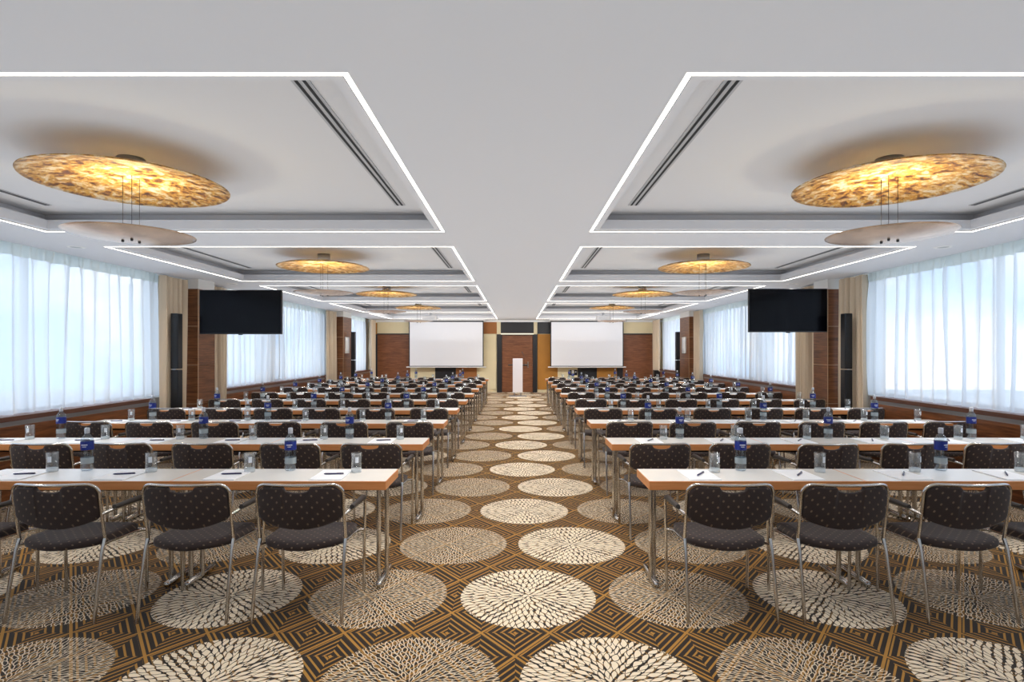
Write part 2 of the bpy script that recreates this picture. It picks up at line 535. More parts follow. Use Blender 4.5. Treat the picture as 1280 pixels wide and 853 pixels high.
# window bays along the room (same on both sides)
WIN = [(-2.5, 8.8), (10.35, 12.55), (12.9, 16.05), (17.25, 20.3)]
def side_wall(s):
    x_in = XL if s < 0 else XR
    x_out = x_in + s*0.28
    a, b = min(x_in, x_out), max(x_in, x_out)
    sill = (SILL_L if s < 0 else SILL_R) - 0.03
    head = 2.80
    mb = MB()
    mb.box(a, b, REAR, BACK, 0, sill); mb.box(a, b, REAR, BACK, head, HR)
    e = [REAR] + [q for p in WIN for q in p] + [BACK]
    for k in range(0, len(e), 2): mb.box(a, b, e[k], e[k+1], sill, head)
    struct(mb.build('wall_' + SIDES[s], 'wall_paint'))
    for n, (y0, y1) in enumerate(WIN):
        xf = x_in + s*0.14
        f = MB(); t = 0.05
        f.box(xf-0.03, xf+0.03, y0, y1, sill, sill+t); f.box(xf-0.03, xf+0.03, y0, y1, head-t, head)
        m = max(1, round((y1-y0)/2.2))
        for k in range(m+1):
            yy = y0 + (y1-y0-t)*k/m
            f.box(xf-0.03, xf+0.03, yy, yy+t, sill, head)
        w = struct(f.build('window_%d' % (n + 1 + (0 if s < 0 else 4)), 'white_trim'))
        g = MB(); g.box(xf-0.005, xf+0.005, y0+0.01, y1-0.01, sill+0.01, head-0.01)
        struct(g.build('glass_pane', 'window_glass', w))
for s in (-1, 1): side_wall(s)
mb = MB(); mb.box(XL-0.3, XR+0.3, BACK, BACK+0.25, 0, HR); struct(mb.build('wall_back', 'cream_panel'))
mb = MB(); mb.box(XL-0.3, XR+0.3, REAR-0.2, REAR, 0, HR); struct(mb.build('wall_rear', 'wall_paint'))

# parapet casing under the windows: wood front, metal band, wood top board
LEDGE = [(-2.4, 8.13), (10.2, 15.45), (17.4, 20.2)]
n = 0
for s in (-1, 1):
    xw = XL if s < 0 else XR
    xf = -5.29 if s < 0 else 5.15
    z = SILL_L if s < 0 else SILL_R
    for (y0, y1) in LEDGE:
        n += 1
        mb = MB()
        a, b = sorted((xf, xw)); mb.box(a, b, y0, y1, z-0.045, z)
        a, b = sorted((xf - s*0.015, xf + s*0.012)); mb.box(a, b, y0-0.01, y1, z-0.046, z+0.004)
        o = struct(mb.build('trim_%d' % n, 'sill_wood'))
        m2 = MB(); a, b = sorted((xf + s*0.004, xf + s*0.10)); m2.box(a, b, y0+0.01, y1-0.01, z-0.098, z-0.045)
        struct(m2.build('metal_band', 'aluminium', o))
        m3 = MB(); a, b = sorted((xf, xw)); m3.box(a, b, y0, y1, 0.0, z-0.098)
        struct(m3.build('front_panel', 'panel_wood', o))

# columns clad in walnut, with pale joints and a white head
COLS = {-1: [(-5.08, 8.93, 9.42), (-5.05, 16.3, 17.1)], 1: [(4.98, 8.97, 9.4), (4.98, 16.2, 17.1)]}
n = 0
for s in (-1, 1):
    for (xc, y0, y1) in COLS[s]:
        n += 1
        xw = XL if s < 0 else XR
        a, b = sorted((xc, xw))
        mb = MB(); mb.box(a, b, y0, y1, 0, 2.555)
        col = struct(mb.build('pillar_%d' % n, 'walnut'))
        mb = MB(); mb.box(a+0.004, b-0.004, y0+0.004, y1-0.004, 2.555, HR); struct(mb.build('column_head', 'wall_paint', col))
        mb = MB()
        for z in (0.72, 1.34, 1.96):
            mb.box(a-0.0015, b, y0-0.0015, y1, z-0.004, z+0.004)
        xcorner = xc - s*0.0015
        c0, c1 = sorted((xcorner, xc + s*0.007))
        mb.box(c0, c1, y0-0.0015, y0+0.007, 0, 2.555)
        struct(mb.build('joint_strip', 'pale_joint', col))

# ------------------------------------------------------------------ back wall: panels, doors
K = BACK / F
def bx(px): return (px - 646) * K
def bz(py): return CAMZ + (438.5 - py) * K
n = 20
def panel(px0, px1, py0, py1, mat, t=0.03):
    global n
    n += 1
    mb = MB(); mb.rbox(bx(px0), bx(px1), BACK-t, BACK+0.01, max(0, bz(py1)), bz(py0), 0.006)
    return struct(mb.build('trim_%d' % n, mat))
panel(604, 621, 403, 417.5, 'rust_panel'); panel(598, 620.6, 418, 487, 'cream_panel')
panel(671.8, 690, 403, 417.5, 'black_panel'); panel(671.8, 697, 418, 487, 'ochre_panel')
panel(621, 626, 401, 417.5, 'cream_panel'); panel(667, 671.5, 401, 417.5, 'cream_panel')
panel(626, 667, 403, 416.8, 'black_panel', 0.05)
panel(544, 570, 459, 486, 'black_panel'); panel(570, 596, 459, 487, 'rust_panel'); panel(513, 544, 455, 487, 'cream_panel')
panel(697, 722, 455, 487, 'cream_panel'); panel(722, 746, 455, 487, 'black_panel'); panel(746, 771, 455, 487, 'ochre_panel'); panel(771, 778.5, 455, 487, 'black_panel')
panel(472, 515, 403, 417.5, 'cream_panel'); panel(776, 817.5, 403, 417.5, 'cream_panel')
panel(463.2, 467, 404, 418, 'black_panel'); panel(467, 471.5, 404, 418, 'ochre_panel')
panel(463.2, 467, 418, 488, 'ochre_panel'); panel(467, 472, 418, 488, 'black_panel', 0.05)
panel(818, 825, 403, 416.5, 'black_panel'); panel(817.6, 822, 417, 488, 'ochre_panel')
# room-wide cornice and baseboard
mb = MB(); mb.box(XL, XR, BACK-0.05, BACK, HC-0.075, HC); struct(mb.build('trim_60', 'white_trim'))
for (a, b, nm) in ((472, 620.6, 'baseboard_left'), (672, 822, 'baseboard_right')):
    mb = MB(); mb.box(bx(a), bx(b), BACK-0.05, BACK, 0, 0.06); struct(mb.build(nm, 'cream_panel'))

def door(n, px0, px1, ptop, mat, frame_l, frame_r, handle_px=None):
    mb = MB(); mb.rbox(bx(px0), bx(px1), BACK-0.035, BACK+0.01, 0.01, bz(ptop), 0.005)
    d = struct(mb.build('door_%d' % n, mat))
    f = MB()
    if frame_l: f.box(bx(frame_l), bx(px0), BACK-0.07, BACK, 0, bz(ptop)+0.04)
    if frame_r: f.box(bx(px1), bx(frame_r), BACK-0.07, BACK, 0, bz(ptop)+0.04)
    f.box(bx(px0), bx(px1), BACK-0.07, BACK, bz(ptop), bz(ptop)+0.04)
    struct(f.build('door_frame', 'black_panel', d))
    if handle_px:
        h = MB(); x = bx(handle_px)
        h.rbox(x-0.02, x+0.02, BACK-0.045, BACK-0.034, 0.93, 1.15, 0.004)
        h.tube([(x, BACK-0.04, 1.05), (x, BACK-0.10, 1.05), (x-0.13, BACK-0.10, 1.05)], 0.010, 8)
        h.lathe([(0.015, 0), (0.015, 0.02)], 12, (x+0.16, BACK-0.05, 1.0), 0, True, True, True)
        struct(h.build('door_handle', 'chrome', d))
    return d
d1 = door(1, 627.5, 666, 419.5, 'door_walnut', 621.2, 671.4, 660)
mb = MB(); mb.box(bx(626), bx(667), BACK-0.075, BACK-0.02, bz(418.3), bz(417.2)); o = mb.build('door_light_strip', 'door_light'); struct(o); o.parent = d1
door(2, 472, 513, 418.5, 'door_walnut', None, None)
door(3, 778.5, 817.5, 418.5, 'door_walnut', None, None)

# ------------------------------------------------------------------ ceiling fittings
NEAR = ['nearest the viewer', 'second from the viewer', 'third from the viewer', 'fourth from the viewer', 'farthest from the viewer']
for s in (-1, 1):
    x0, x1 = CX[s]
    for k, (a, b) in enumerate(CY):
        w = 0.028
        mb = MB(); z0, z1 = HC+0.001, HC+0.02
        e = 0.003
        for (p0, p1, q0, q1) in ((x0+e, x0+w, a+e, b-e), (x1-w, x1-e, a+e, b-e), (x0+w, x1-w, a+e, a+w), (x0+w, x1-w, b-w, b-e)):
            mb.box(p0, p1, q0, q1, z0+0.001, z1, 1)                      # profile
            mb.add([(p0,q0,z0),(p0,q1,z0),(p1,q1,z0),(p1,q0,z0)], [(0,1,2,3)], 0)   # diffuser, facing down
        o = mb.build('strip_light', ['led_white', 'white_trim'])
        tag(o, 'glowing white light line around the %s ceiling recess from the viewer, %s half' % (ORD[k], SIDES[s]), 'ceiling light', 'light lines around the ceiling recesses')
        for xb in (x0 + 0.015, x1 - 0.015):
            ld = bpy.data.lights.new('light_line_beam', 'AREA'); ld.shape = 'RECTANGLE'
            ld.size, ld.size_y = 0.024, b - a - 0.06
            ld.energy = LED_BEAM_WATTS; ld.spread = radians(112); ld.color = (1.0, 0.96, 0.9)
            lo = bpy.data.objects.new('light_line_beam', ld); COL.objects.link(lo); lo.location = (xb, (a+b)/2, HC - 0.001)
        if k == 4: continue
        for q, (xs, wd) in enumerate(((1.06 * s, 0.092), ((4.14 if s > 0 else -4.26), 0.06))):
            root = empty('air_slot', (xs, (a+b)/2, HR))
            L = 2.46/2
            f = MB(); f.box(-wd/2, wd/2, -L, L, -0.006, 0.004); f.build('slot_frame', 'slot_grey', root)
            for t in (-wd*0.22, wd*0.22):
                g = MB(); g.box(t-wd*0.085, t+wd*0.085, -L+0.01, L-0.01, -0.009, 0); g.build('slot_opening', 'slot_dark', root)
            tag(root, 'dark slot air vent at the %s edge of the %s ceiling recess, %s half' % (('aisle', 'window')[q], ORD[k], SIDES[s]), 'air vent', 'slot vents in the ceiling recesses')

for s in (-1, 1):
    for k, y in enumerate((6.2, 9.6, 13.3)):
        root = empty('recessed_speaker', (4.72 if s > 0 else -4.88, y, HC))
        f = MB(); f.lathe([(0.055, -0.002), (0.062, -0.006), (0.085, -0.006), (0.09, 0.0)], 28); f.build('ring', 'white_trim', root)
        g = MB(); g.lathe([(0.001, -0.003), (0.056, -0.003)], 28); g.build('grille', 'slot_grey', root)
        tag(root, 'flat round white ceiling fitting beside the %s ceiling recess gap, %s window side' % (ORD[k], SIDES[s]), 'ceiling speaker', 'round fittings in the soffit')

# pendants: gold disc under the ceiling, silver bowl hung below it
def make_pendant():
    root = empty('pendant_lamp')             # origin on the raised ceiling
    c = MB(); c.lathe([(0.001, 0), (0.085, 0), (0.085, -0.098), (0.07, -0.104), (0.001, -0.104)], 28); c.build('canopy', 'satin_steel', root)
    d = MB(); R = 0.605; zc = -0.165
    prof_under = [(0.001 + R*t, zc + 0.050 - 0.058*t*t - 0.012*max(0, t-0.9)*10) for t in [i/18 for i in range(19)]]
    prof_top = [(R*t, zc + 0.056 - 0.058*t*t - 0.010*max(0, t-0.9)*10) for t in [i/18 for i in range(18, 0, -1)]]
    d.lathe(prof_under + [(R+0.004, zc-0.014)] + prof_top, 72); d.build('gold_disc', 'gold_leaf', root)
    zb = -0.535; rb = 0.39
    b = MB()
    prof = [(0.001 + rb*t, zb - 0.032 + 0.040*t*t) for t in [i/14 for i in range(15)]]
    prof2 = [(rb*t, zb - 0.026 + 0.040*t*t) for t in [i/14 for i in range(13, -1, -1)]]
    b.lathe(prof + [(rb+0.003, zb+0.011)] + prof2, 64); b.build('reflector_bowl', 'silver_leaf', root)
    for k in range(3):
        a = pi/2 + k*2*pi/3
        x, y = 0.055*cos(a), 0.055*sin(a)
        w = MB(); w.tube([(x, y, -0.13), (x, y, zb-0.03)], 0.0018, 6); w.build('cable', 'black_metal', root)
        e = MB(); e.lathe([(0.001, -0.017), (0.008, -0.016), (0.010, 0.0)], 12, (x, y, zb-0.026)); e.build('cable_stop', 'black_metal', root)
    g = MB(); g.lathe([(0.001, 0.018), (0.03, 0.016), (0.034, 0.0)], 20, (0, 0, zb-0.006)); g.build('bulb', 'bulb_glow', root)
    return freeze(root)
pend = make_pendant()
for s in (-1, 1):
    for k in range(4):
        y = (CY[k][0] + CY[k][1]) / 2
        x = 2.57 if s > 0 else -2.66
        o = place(pend, (x, y, HR), s*0.4 + k, 'gold leaf disc lamp above a silver bowl, %s from the viewer, %s half' % (ORD[k], SIDES[s]), 'gold disc pendants')
        o['category'] = 'lamp'
        ld = bpy.data.lights.new('pendant_glow', 'SPOT'); ld.energy = LAMP_WATTS; ld.color = (1.0, 0.92, 0.62)
        ld.spot_size = radians(164); ld.spot_blend = 1.0; ld.shadow_soft_size = 0.10
        lo = bpy.data.objects.new('pendant_glow', ld); COL.objects.link(lo)
        lo.location = (x, y, HR-0.50); lo.rotation_euler = (pi, 0, 0)

# projectors
for s in (-1, 1):
    root = empty('ceiling_projector', (2.62*s, 17.0, 2.55))
    b = MB(); b.rbox(-0.21, 0.21, -0.17, 0.17, -0.06, 0.075, 0.02); b.build('body', 'projector_white', root)
    l = MB(); l.lathe([(0.05, 0), (0.05, 0.03), (0.035, 0.035)], 20, (0.07, 0, 0), capt=True)
    lo = l.build('lens', 'black_plastic', root); lo.rotation_euler = (-pi/2, 0, 0); lo.location = (0, 0.165, 0.01)
    p = MB(); p.tube([(0, 0, 0.07), (0, 0, HC-2.55+0.1)], 0.022, 12); p.lathe([(0.06, HC-2.55-0.012), (0.06, HC-2.55+0.1)], 20, capb=True); p.build('mount_pole', 'projector_white', root)
    tag(root, 'white projector on the ceiling in front of the %s projection screen' % SIDES[s], 'projector', 'ceiling projectors')

# projection screens
for s, (p0, p1) in ((-1, (511, 604.5)), (1, (688, 779.5))):
    Y = 20.75; k = Y/F
    x0, x1 = (p0-646)*k, (p1-646)*k
    zt, zb = CAMZ + (438.5-401)*k, CAMZ + (438.5-458.8)*k
    root = empty('projection_screen', ((x0+x1)/2, Y, zb))
    hw, h = (x1-x0)/2, zt-zb
    f = MB(); t = 0.035
    f.box(-hw, -hw+t, 0, 0.006, 0, h); f.box(hw-t, hw, 0, 0.006, 0, h); f.box(-hw+t, hw-t, 0, 0.006, h-t*1.5, h); f.box(-hw+t, hw-t, 0, 0.006, 0, t)
    f.build('border', 'black_panel', root)
    g = MB(); g.box(-hw+t, hw-t, 0.001, 0.005, t, h-t*1.5); g.build('surface', 'screen_white', root)
    c = MB(); c.rbox(-hw-0.06, hw+0.06, -0.05, 0.07, h, min(h+0.14, HC-zb), 0.01); c.build('casing', 'white_trim', root)
    w = MB(); w.tube([(-hw-0.09, 0.003, -0.012), (hw+0.09, 0.003, -0.012)], 0.02, 10); w.build('bottom_bar', 'white_trim', root)
    tag(root, 'pulled-down white projection screen with black border, %s of the middle door' % SIDES[s], 'screen', 'projection screens')

# wall sockets under the right screen
for i, px in enumerate((712.5, 719.5)):
    root = empty('wall_socket', (bx(px), BACK-0.03, bz(466)))
    a = MB(); a.rbox(-0.06, 0.06, -0.012, 0.0, -0.1, 0.1, 0.006); a.build('plate', 'black_plastic', root)
    b = MB(); b.lathe([(0.001, 0), (0.028, 0.004)], 16, (0, 0, 0)); q = b.build('outlet', 'slot_grey', root); q.rotation_euler = (pi/2, 0, 0); q.location = (0, -0.013, 0.03)
    tag(root, 'small dark wall socket under the right screen, the one nearer the %s' % ('middle door', 'window')[i], 'socket', 'sockets on the back wall')

# lectern in the aisle
root = empty('lectern', (0.03, 19.25, 0))
b = MB(); b.rbox(-0.30, 0.30, -0.22, 0.24, 0, 0.02, 0.008); b.build('base_plate', 'satin_steel', root)
b = MB(); b.rbox(-0.17, 0.17, -0.06, 0.06, 0.13, 1.30, 0.01); b.build('front_panel', 'lectern_white', root)
for x in (-0.11, 0.11):
    b = MB(); b.tube([(x, 0, 0.015), (x, 0, 0.16)], 0.02, 10); b.build('post', 'satin_steel', root)
b = MB(); b.rbox(-0.33, 0.33, 0.02, 0.42, 1.05, 1.085, 0.008); b.build('desk_top', 'black_panel', root)
b = MB(); b.tube(smooth_path([(0.22, 0.1, 1.08), (0.22, 0.1, 1.40), (0.16, 0.25, 1.50)], 0.1), 0.006, 6); mo = b.build('microphone', 'black_metal', root)
b = MB(); b.tube([(0.17, 0.23, 1.485), (0.145, 0.285, 1.525)], 0.013, 8); b.build('microphone_head', 'black_plastic', mo)
tag(root, 'slim white lectern on a steel base standing in front of the middle door', 'lectern')

# ------------------------------------------------------------------ curtains
def sheet(name, s, x, y0, y1, z0, z1, wl, amp, mat, seed, label, cat, group):
    rnd = random.Random(seed)
    ny = max(24, int((y1-y0)/wl*(9 if name == 'sheer_curtain' else 16))); nz = 14
    ph = [rnd.uniform(0, 2*pi) for _ in range(4)]
    def surf(zs, off):
        vs = []
        for z in zs:
            v = (z - z0)/(z1 - z0)
            for k in range(ny+1):
                y = y0 + (y1-y0)*k/ny
                p = 2*pi*(y-y0)/wl
                a = amp*(0.75+0.35*sin(p*0.23+ph[0]))
                if name == 'beige_drape':
                    w = s*(1.0 - 2.0*abs(sin(p*0.5 + 0.25*sin(v*2.5+ph[1]) + ph[0]))**0.45) + 0.15*sin(p*0.31+ph[2]+v)
                else:
                    w = sin(p + 0.5*sin(v*3+ph[1]+p*0.11)) + 0.35*sin(p*1.7+ph[2]+v*1.3)
                    g = min(1.0, max(0.0, (v - 0.90)/0.05))          # gathered heading
                    w = w*(1-g) + g*(0.25*sin(p) + 0.55*sin(2*p))
                vs.append((x + a*w + off, y + 0.02*sin(p*0.37+v*2.4+ph[3]), z))
        m = len(zs)
        fs = [(i*(ny+1)+k, i*(ny+1)+k+1, (i+1)*(ny+1)+k+1, (i+1)*(ny+1)+k) for i in range(m-1) for k in range(ny)]
        b_ = MB(); b_.add(vs, fs, 0, True)
        return b_
    zs = [z0 + (z1-z0)*i/nz for i in range(nz-1)] + [z1-0.15, z1-0.10, z1-0.05, z1]
    mb = surf(zs, 0)
    root = empty(name, (0, 0, 0))
    o = mb.build('cloth', mat, root)
    if name == 'sheer_curtain': surf([z1-0.15, z1-0.10, z1-0.05, z1], -s*0.003).build('heading_tape', 'sheer_heading', root)
    r = MB(); r.tube([(x, y0-0.02, z1+0.006), (x, y1+0.02, z1+0.006)], 0.012, 8); r.build('rail', 'white_trim', root)
    return tag(root, label, cat, group)
W3 = ['nearest', 'middle', 'farthest']
ZT = 2.75
for s in (-1, 1):
    x = SXL if s < 0 else SXR
    z = (SILL_L if s < 0 else SILL_R) + 0.006
    for k, (y0, y1) in enumerate(((-2.3, 8.75), (10.2, 16.0), (17.25, 20.2))):
        lab = 'white sheer curtain over the %s window on the %s' % (W3[k], SIDES[s])
        sheet('sheer_curtain', s, x, y0, y1, z, ZT, 0.23, 0.05, 'sheer_cloth', 10*k+s, lab, 'curtain', 'white sheer curtains')
    LB = ['beige drape beside the black column speaker, before the %s near pillar', 'beige drape behind the television and the %s near pillar',
          'beige drape at the far end of the %s middle window', 'beige drape at the %s far corner of the room']
    for k, (y0, y1) in enumerate(((8.27 if s < 0 else 8.20, 8.90), (9.46, 10.2), (15.5, 16.18 if s > 0 else 16.25), (20.15, 20.9))):
        xd = (PL if s < 0 else PR) - s*0.065
        sheet('beige_drape', s, xd, y0, y1, 0.03, 2.69, 0.11, 0.075, 'beige_cloth', 50+10*k+s, LB[k] % SIDES[s], 'curtain', 'beige drapes')

# ------------------------------------------------------------------ televisions
for s, (px0, px1, pt, pb, Y, xc) in ((-1, (249, 352, 362.5, 418, 8.72, -5.08)), (1, (936, 1034.5, 361, 415.5, 8.78, 4.98))):
    k = Y/F
    w = (px1-px0)*k/2; h = (pb-pt)*k
    cx, cz = ((px0+px1)/2-646)*k, CAMZ + (438.5-(pt+pb)/2)*k
    root = empty('wall_television', (cx, Y, cz))
    b = MB(); b.rbox(-w, w, 0, 0.045, -h/2, h/2, 0.006); b.build('bezel', 'black_plastic', root)
    p = MB(); p.box(-w+0.012, w-0.012, -0.002, 0.002, -h/2+0.018, h/2-0.012); p.build('screen', 'screen_glass', root)
    q = MB(); q.rbox(-0.03, 0.03, -0.004, 0.02, -h/2-0.012, -h/2+0.003, 0.003); q.build('sensor_tab', 'black_plastic', root)
    a = MB()
    xe = xc - cx
    a.tube(smooth_path([(0.0, 0.06, 0), (0.0, 0.20, 0), (xe - s*0.02 , 0.5, 0)], 0.05), 0.025, 8)
    a.rbox(-0.2, 0.2, 0.045, 0.07, -0.2, 0.2, 0.006)
    a.rbox(min(xe, xe-s*0.02), max(xe, xe-s*0.02), 0.38, 0.62, -0.15, 0.15, 0.004)
    a.build('wall_arm', 'black_metal', root)
    tag(root, 'black flat television on an arm from the %s near pillar' % SIDES[s], 'television', 'televisions on the pillars')

# slim column loudspeakers
for s, spots in ((-1, ((-5.14, 8.45), (-4.89, 16.75))), (1, ((4.98, 8.45), (4.81, 16.75)))):
    for k, (x, y) in enumerate(spots):
        root = empty('column_loudspeaker', (x, y, 0))
        b = MB(); b.rbox(-0.17, 0.17, -0.15, 0.15, 0, 0.03, 0.01); b.build('base_plate', 'black_metal', root)
        b = MB(); b.rbox(-0.058, 0.058, -0.05, 0.07, 0.03, 1.28, 0.008); b.build('lower_cabinet', 'black_plastic', root)
        b = MB(); b.rbox(-0.058, 0.058, -0.05, 0.07, 1.295, 2.13, 0.008); b.build('upper_cabinet', 'black_plastic', root)
        b = MB(); b.rbox(-0.046, 0.046, -0.056, -0.05, 0.09, 1.24, 0.003); b.rbox(-0.046, 0.046, -0.056, -0.05, 1.33, 2.10, 0.003); b.build('grille_cloth', 'black_metal', root)
        b = MB(); b.rbox(-0.025, 0.025, -0.054, -0.05, 1.279, 1.296, 0.001); b.build('badge', 'satin_steel', root)
        tag(root, 'slim black column loudspeaker standing by the %s %s window' % (('near beige drape of the', 'far')[k], SIDES[s]), 'loudspeaker', 'column loudspeakers')

# white control panels on the far pillars
for s, (xc, y0, y1) in ((-1, COLS[-1][1]), (1, COLS[1][1])):
    root = empty('wall_panel_board', (xc, 16.62, 1.57))
    b = MB(); a0, a1 = sorted((0, -s*0.035)); b.rbox(a0, a1, -0.17, 0.17, -0.08, 0.40, 0.006); b.build('plate', 'white_trim', root)
    b = MB(); a0, a1 = sorted((-s*0.035, -s*0.040)); b.rbox(a0, a1, -0.13, 0.13, 0.0, 0.34, 0.002); b.build('insert', 'paper', root)
    root.name = 'notice_board'
    tag(root, 'small white notice board on the far %s pillar' % SIDES[s], 'notice board', 'boards on the far pillars')

# small black box by the far right corner
root = empty('floor_loudspeaker', (5.12, 20.3, 0))
b = MB(); b.rbox(-0.15, 0.15, -0.14, 0.14, 0.0, 0.86, 0.012); b.build('cabinet', 'black_plastic', root)
b = MB(); b.rbox(-0.13, 0.13, -0.148, -0.139, 0.05, 0.82, 0.004); b.build('grille_cloth', 'black_metal', root)
tag(root, 'black box loudspeaker on the floor in the far right corner', 'loudspeaker')

# ------------------------------------------------------------------ tables
def make_table():
    root = empty('seminar_table')            # origin: middle of the near edge on the floor
    L = TABLE_L/2 - 0.0015
    t = MB(); t.rbox(-L, L, 0, TABLE_D, TABLE_Z-0.058, TABLE_Z, 0.003, 0, 1); t.build('tabletop', ['table_edge', 'table_white'], root)
    u = MB()
    for y in (0.15, TABLE_D-0.095): u.box(-L+0.16, L-0.16, y, y+0.025, TABLE_Z-0.098, TABLE_Z-0.058)
    u.build('under_frame', 'black_metal', root)
    for sx in (-1, 1):
        xl = sx*(L-0.065)
        g = MB()
        g.rbox(xl-0.035, xl+0.035, 0.13, TABLE_D-0.06, TABLE_Z-0.075, TABLE_Z-0.058, 0.004, 1)
        for (dx, dy) in ((-0.019, 0.155), (0.019, 0.225)):
            g.tube([(xl+dx, dy, 0.03), (xl+dx, dy, TABLE_Z-0.07)], 0.0155, 10)
        leg = g.build('leg', ['chrome', 'black_metal'], root)
        f = MB(); ys = [0.062, 0.067, 0.082, 0.22, TABLE_D+0.01, TABLE_D+0.025, TABLE_D+0.03]
        f.tube([(xl, y, 0.026) for y in ys], [0.006, 0.016, 0.021, 0.024, 0.021, 0.016, 0.006], 10)
        for y in (0.09, TABLE_D): f.lathe([(0.016, 0.0), (0.016, 0.012)], 10, (xl, y, 0), capb=True)
        f.build('foot', 'chrome', leg)
    return freeze(root)
tab = make_table()
PLACE = ['by the aisle', 'in the middle of the row', 'by the windows']
for r, y in enumerate(ROWS):
    for s in (-1, 1):
        for c in range(2 if r == 0 else 3):
            x = s*(AISLE + TABLE_L*(c+0.5)) + (0.01 if s > 0 else 0)
            o = place(tab, (x, y, 0), 0, 'white-topped seminar table %s, %s row from the viewer, %s block' % (PLACE[c], ORD[r], SIDES[s]), 'seminar tables in rows')
            o['category'] = 'table'

# ------------------------------------------------------------------ chairs
def cols_solid(mb, xs, lo, hi, layers, place_fn, mi=0):
    """solid from columns: for each x a low and a high edge; layers = (offset, inset)"""
    nx = len(xs); cx = sum(xs)/nx
    idx = []
    vs = []
    for (off, ins) in layers:
        row = []
        for i, x in enumerate(xs):
            mid = (lo[i]+hi[i])/2
            xx = x*(1-ins)
            a = lo[i] + min(ins*0.25, abs(hi[i]-lo[i])*0.4); b = hi[i] - min(ins*0.25, abs(hi[i]-lo[i])*0.4)
            vs.append(place_fn(xx, a, off)); vs.append(place_fn(xx, b, off))
        idx.append(len(vs))
    fs = []
    n2 = nx*2
    for l in range(len(layers)-1):
        o0, o1 = l*n2, (l+1)*n2
        for i in range(nx-1):
            fs.append((o0+2*i, o0+2*i+2, o1+2*i+2, o1+2*i))
            fs.append((o0+2*i+1, o1+2*i+1, o1+2*i+3, o0+2*i+3))
        fs.append((o0, o1, o1+1, o0+1))
        e = 2*(nx-1)
        fs.append((o0+e, o0+e+1, o1+e+1, o1+e))
    for l, flip in ((0, False), (len(layers)-1, True)):
        o = l*n2
        for i in range(nx-1):
            q = (o+2*i, o+2*i+1, o+2*i+3, o+2*i+2)
            fs.append(q if not flip else q[::-1])
    mb.add(vs, fs, mi, True)

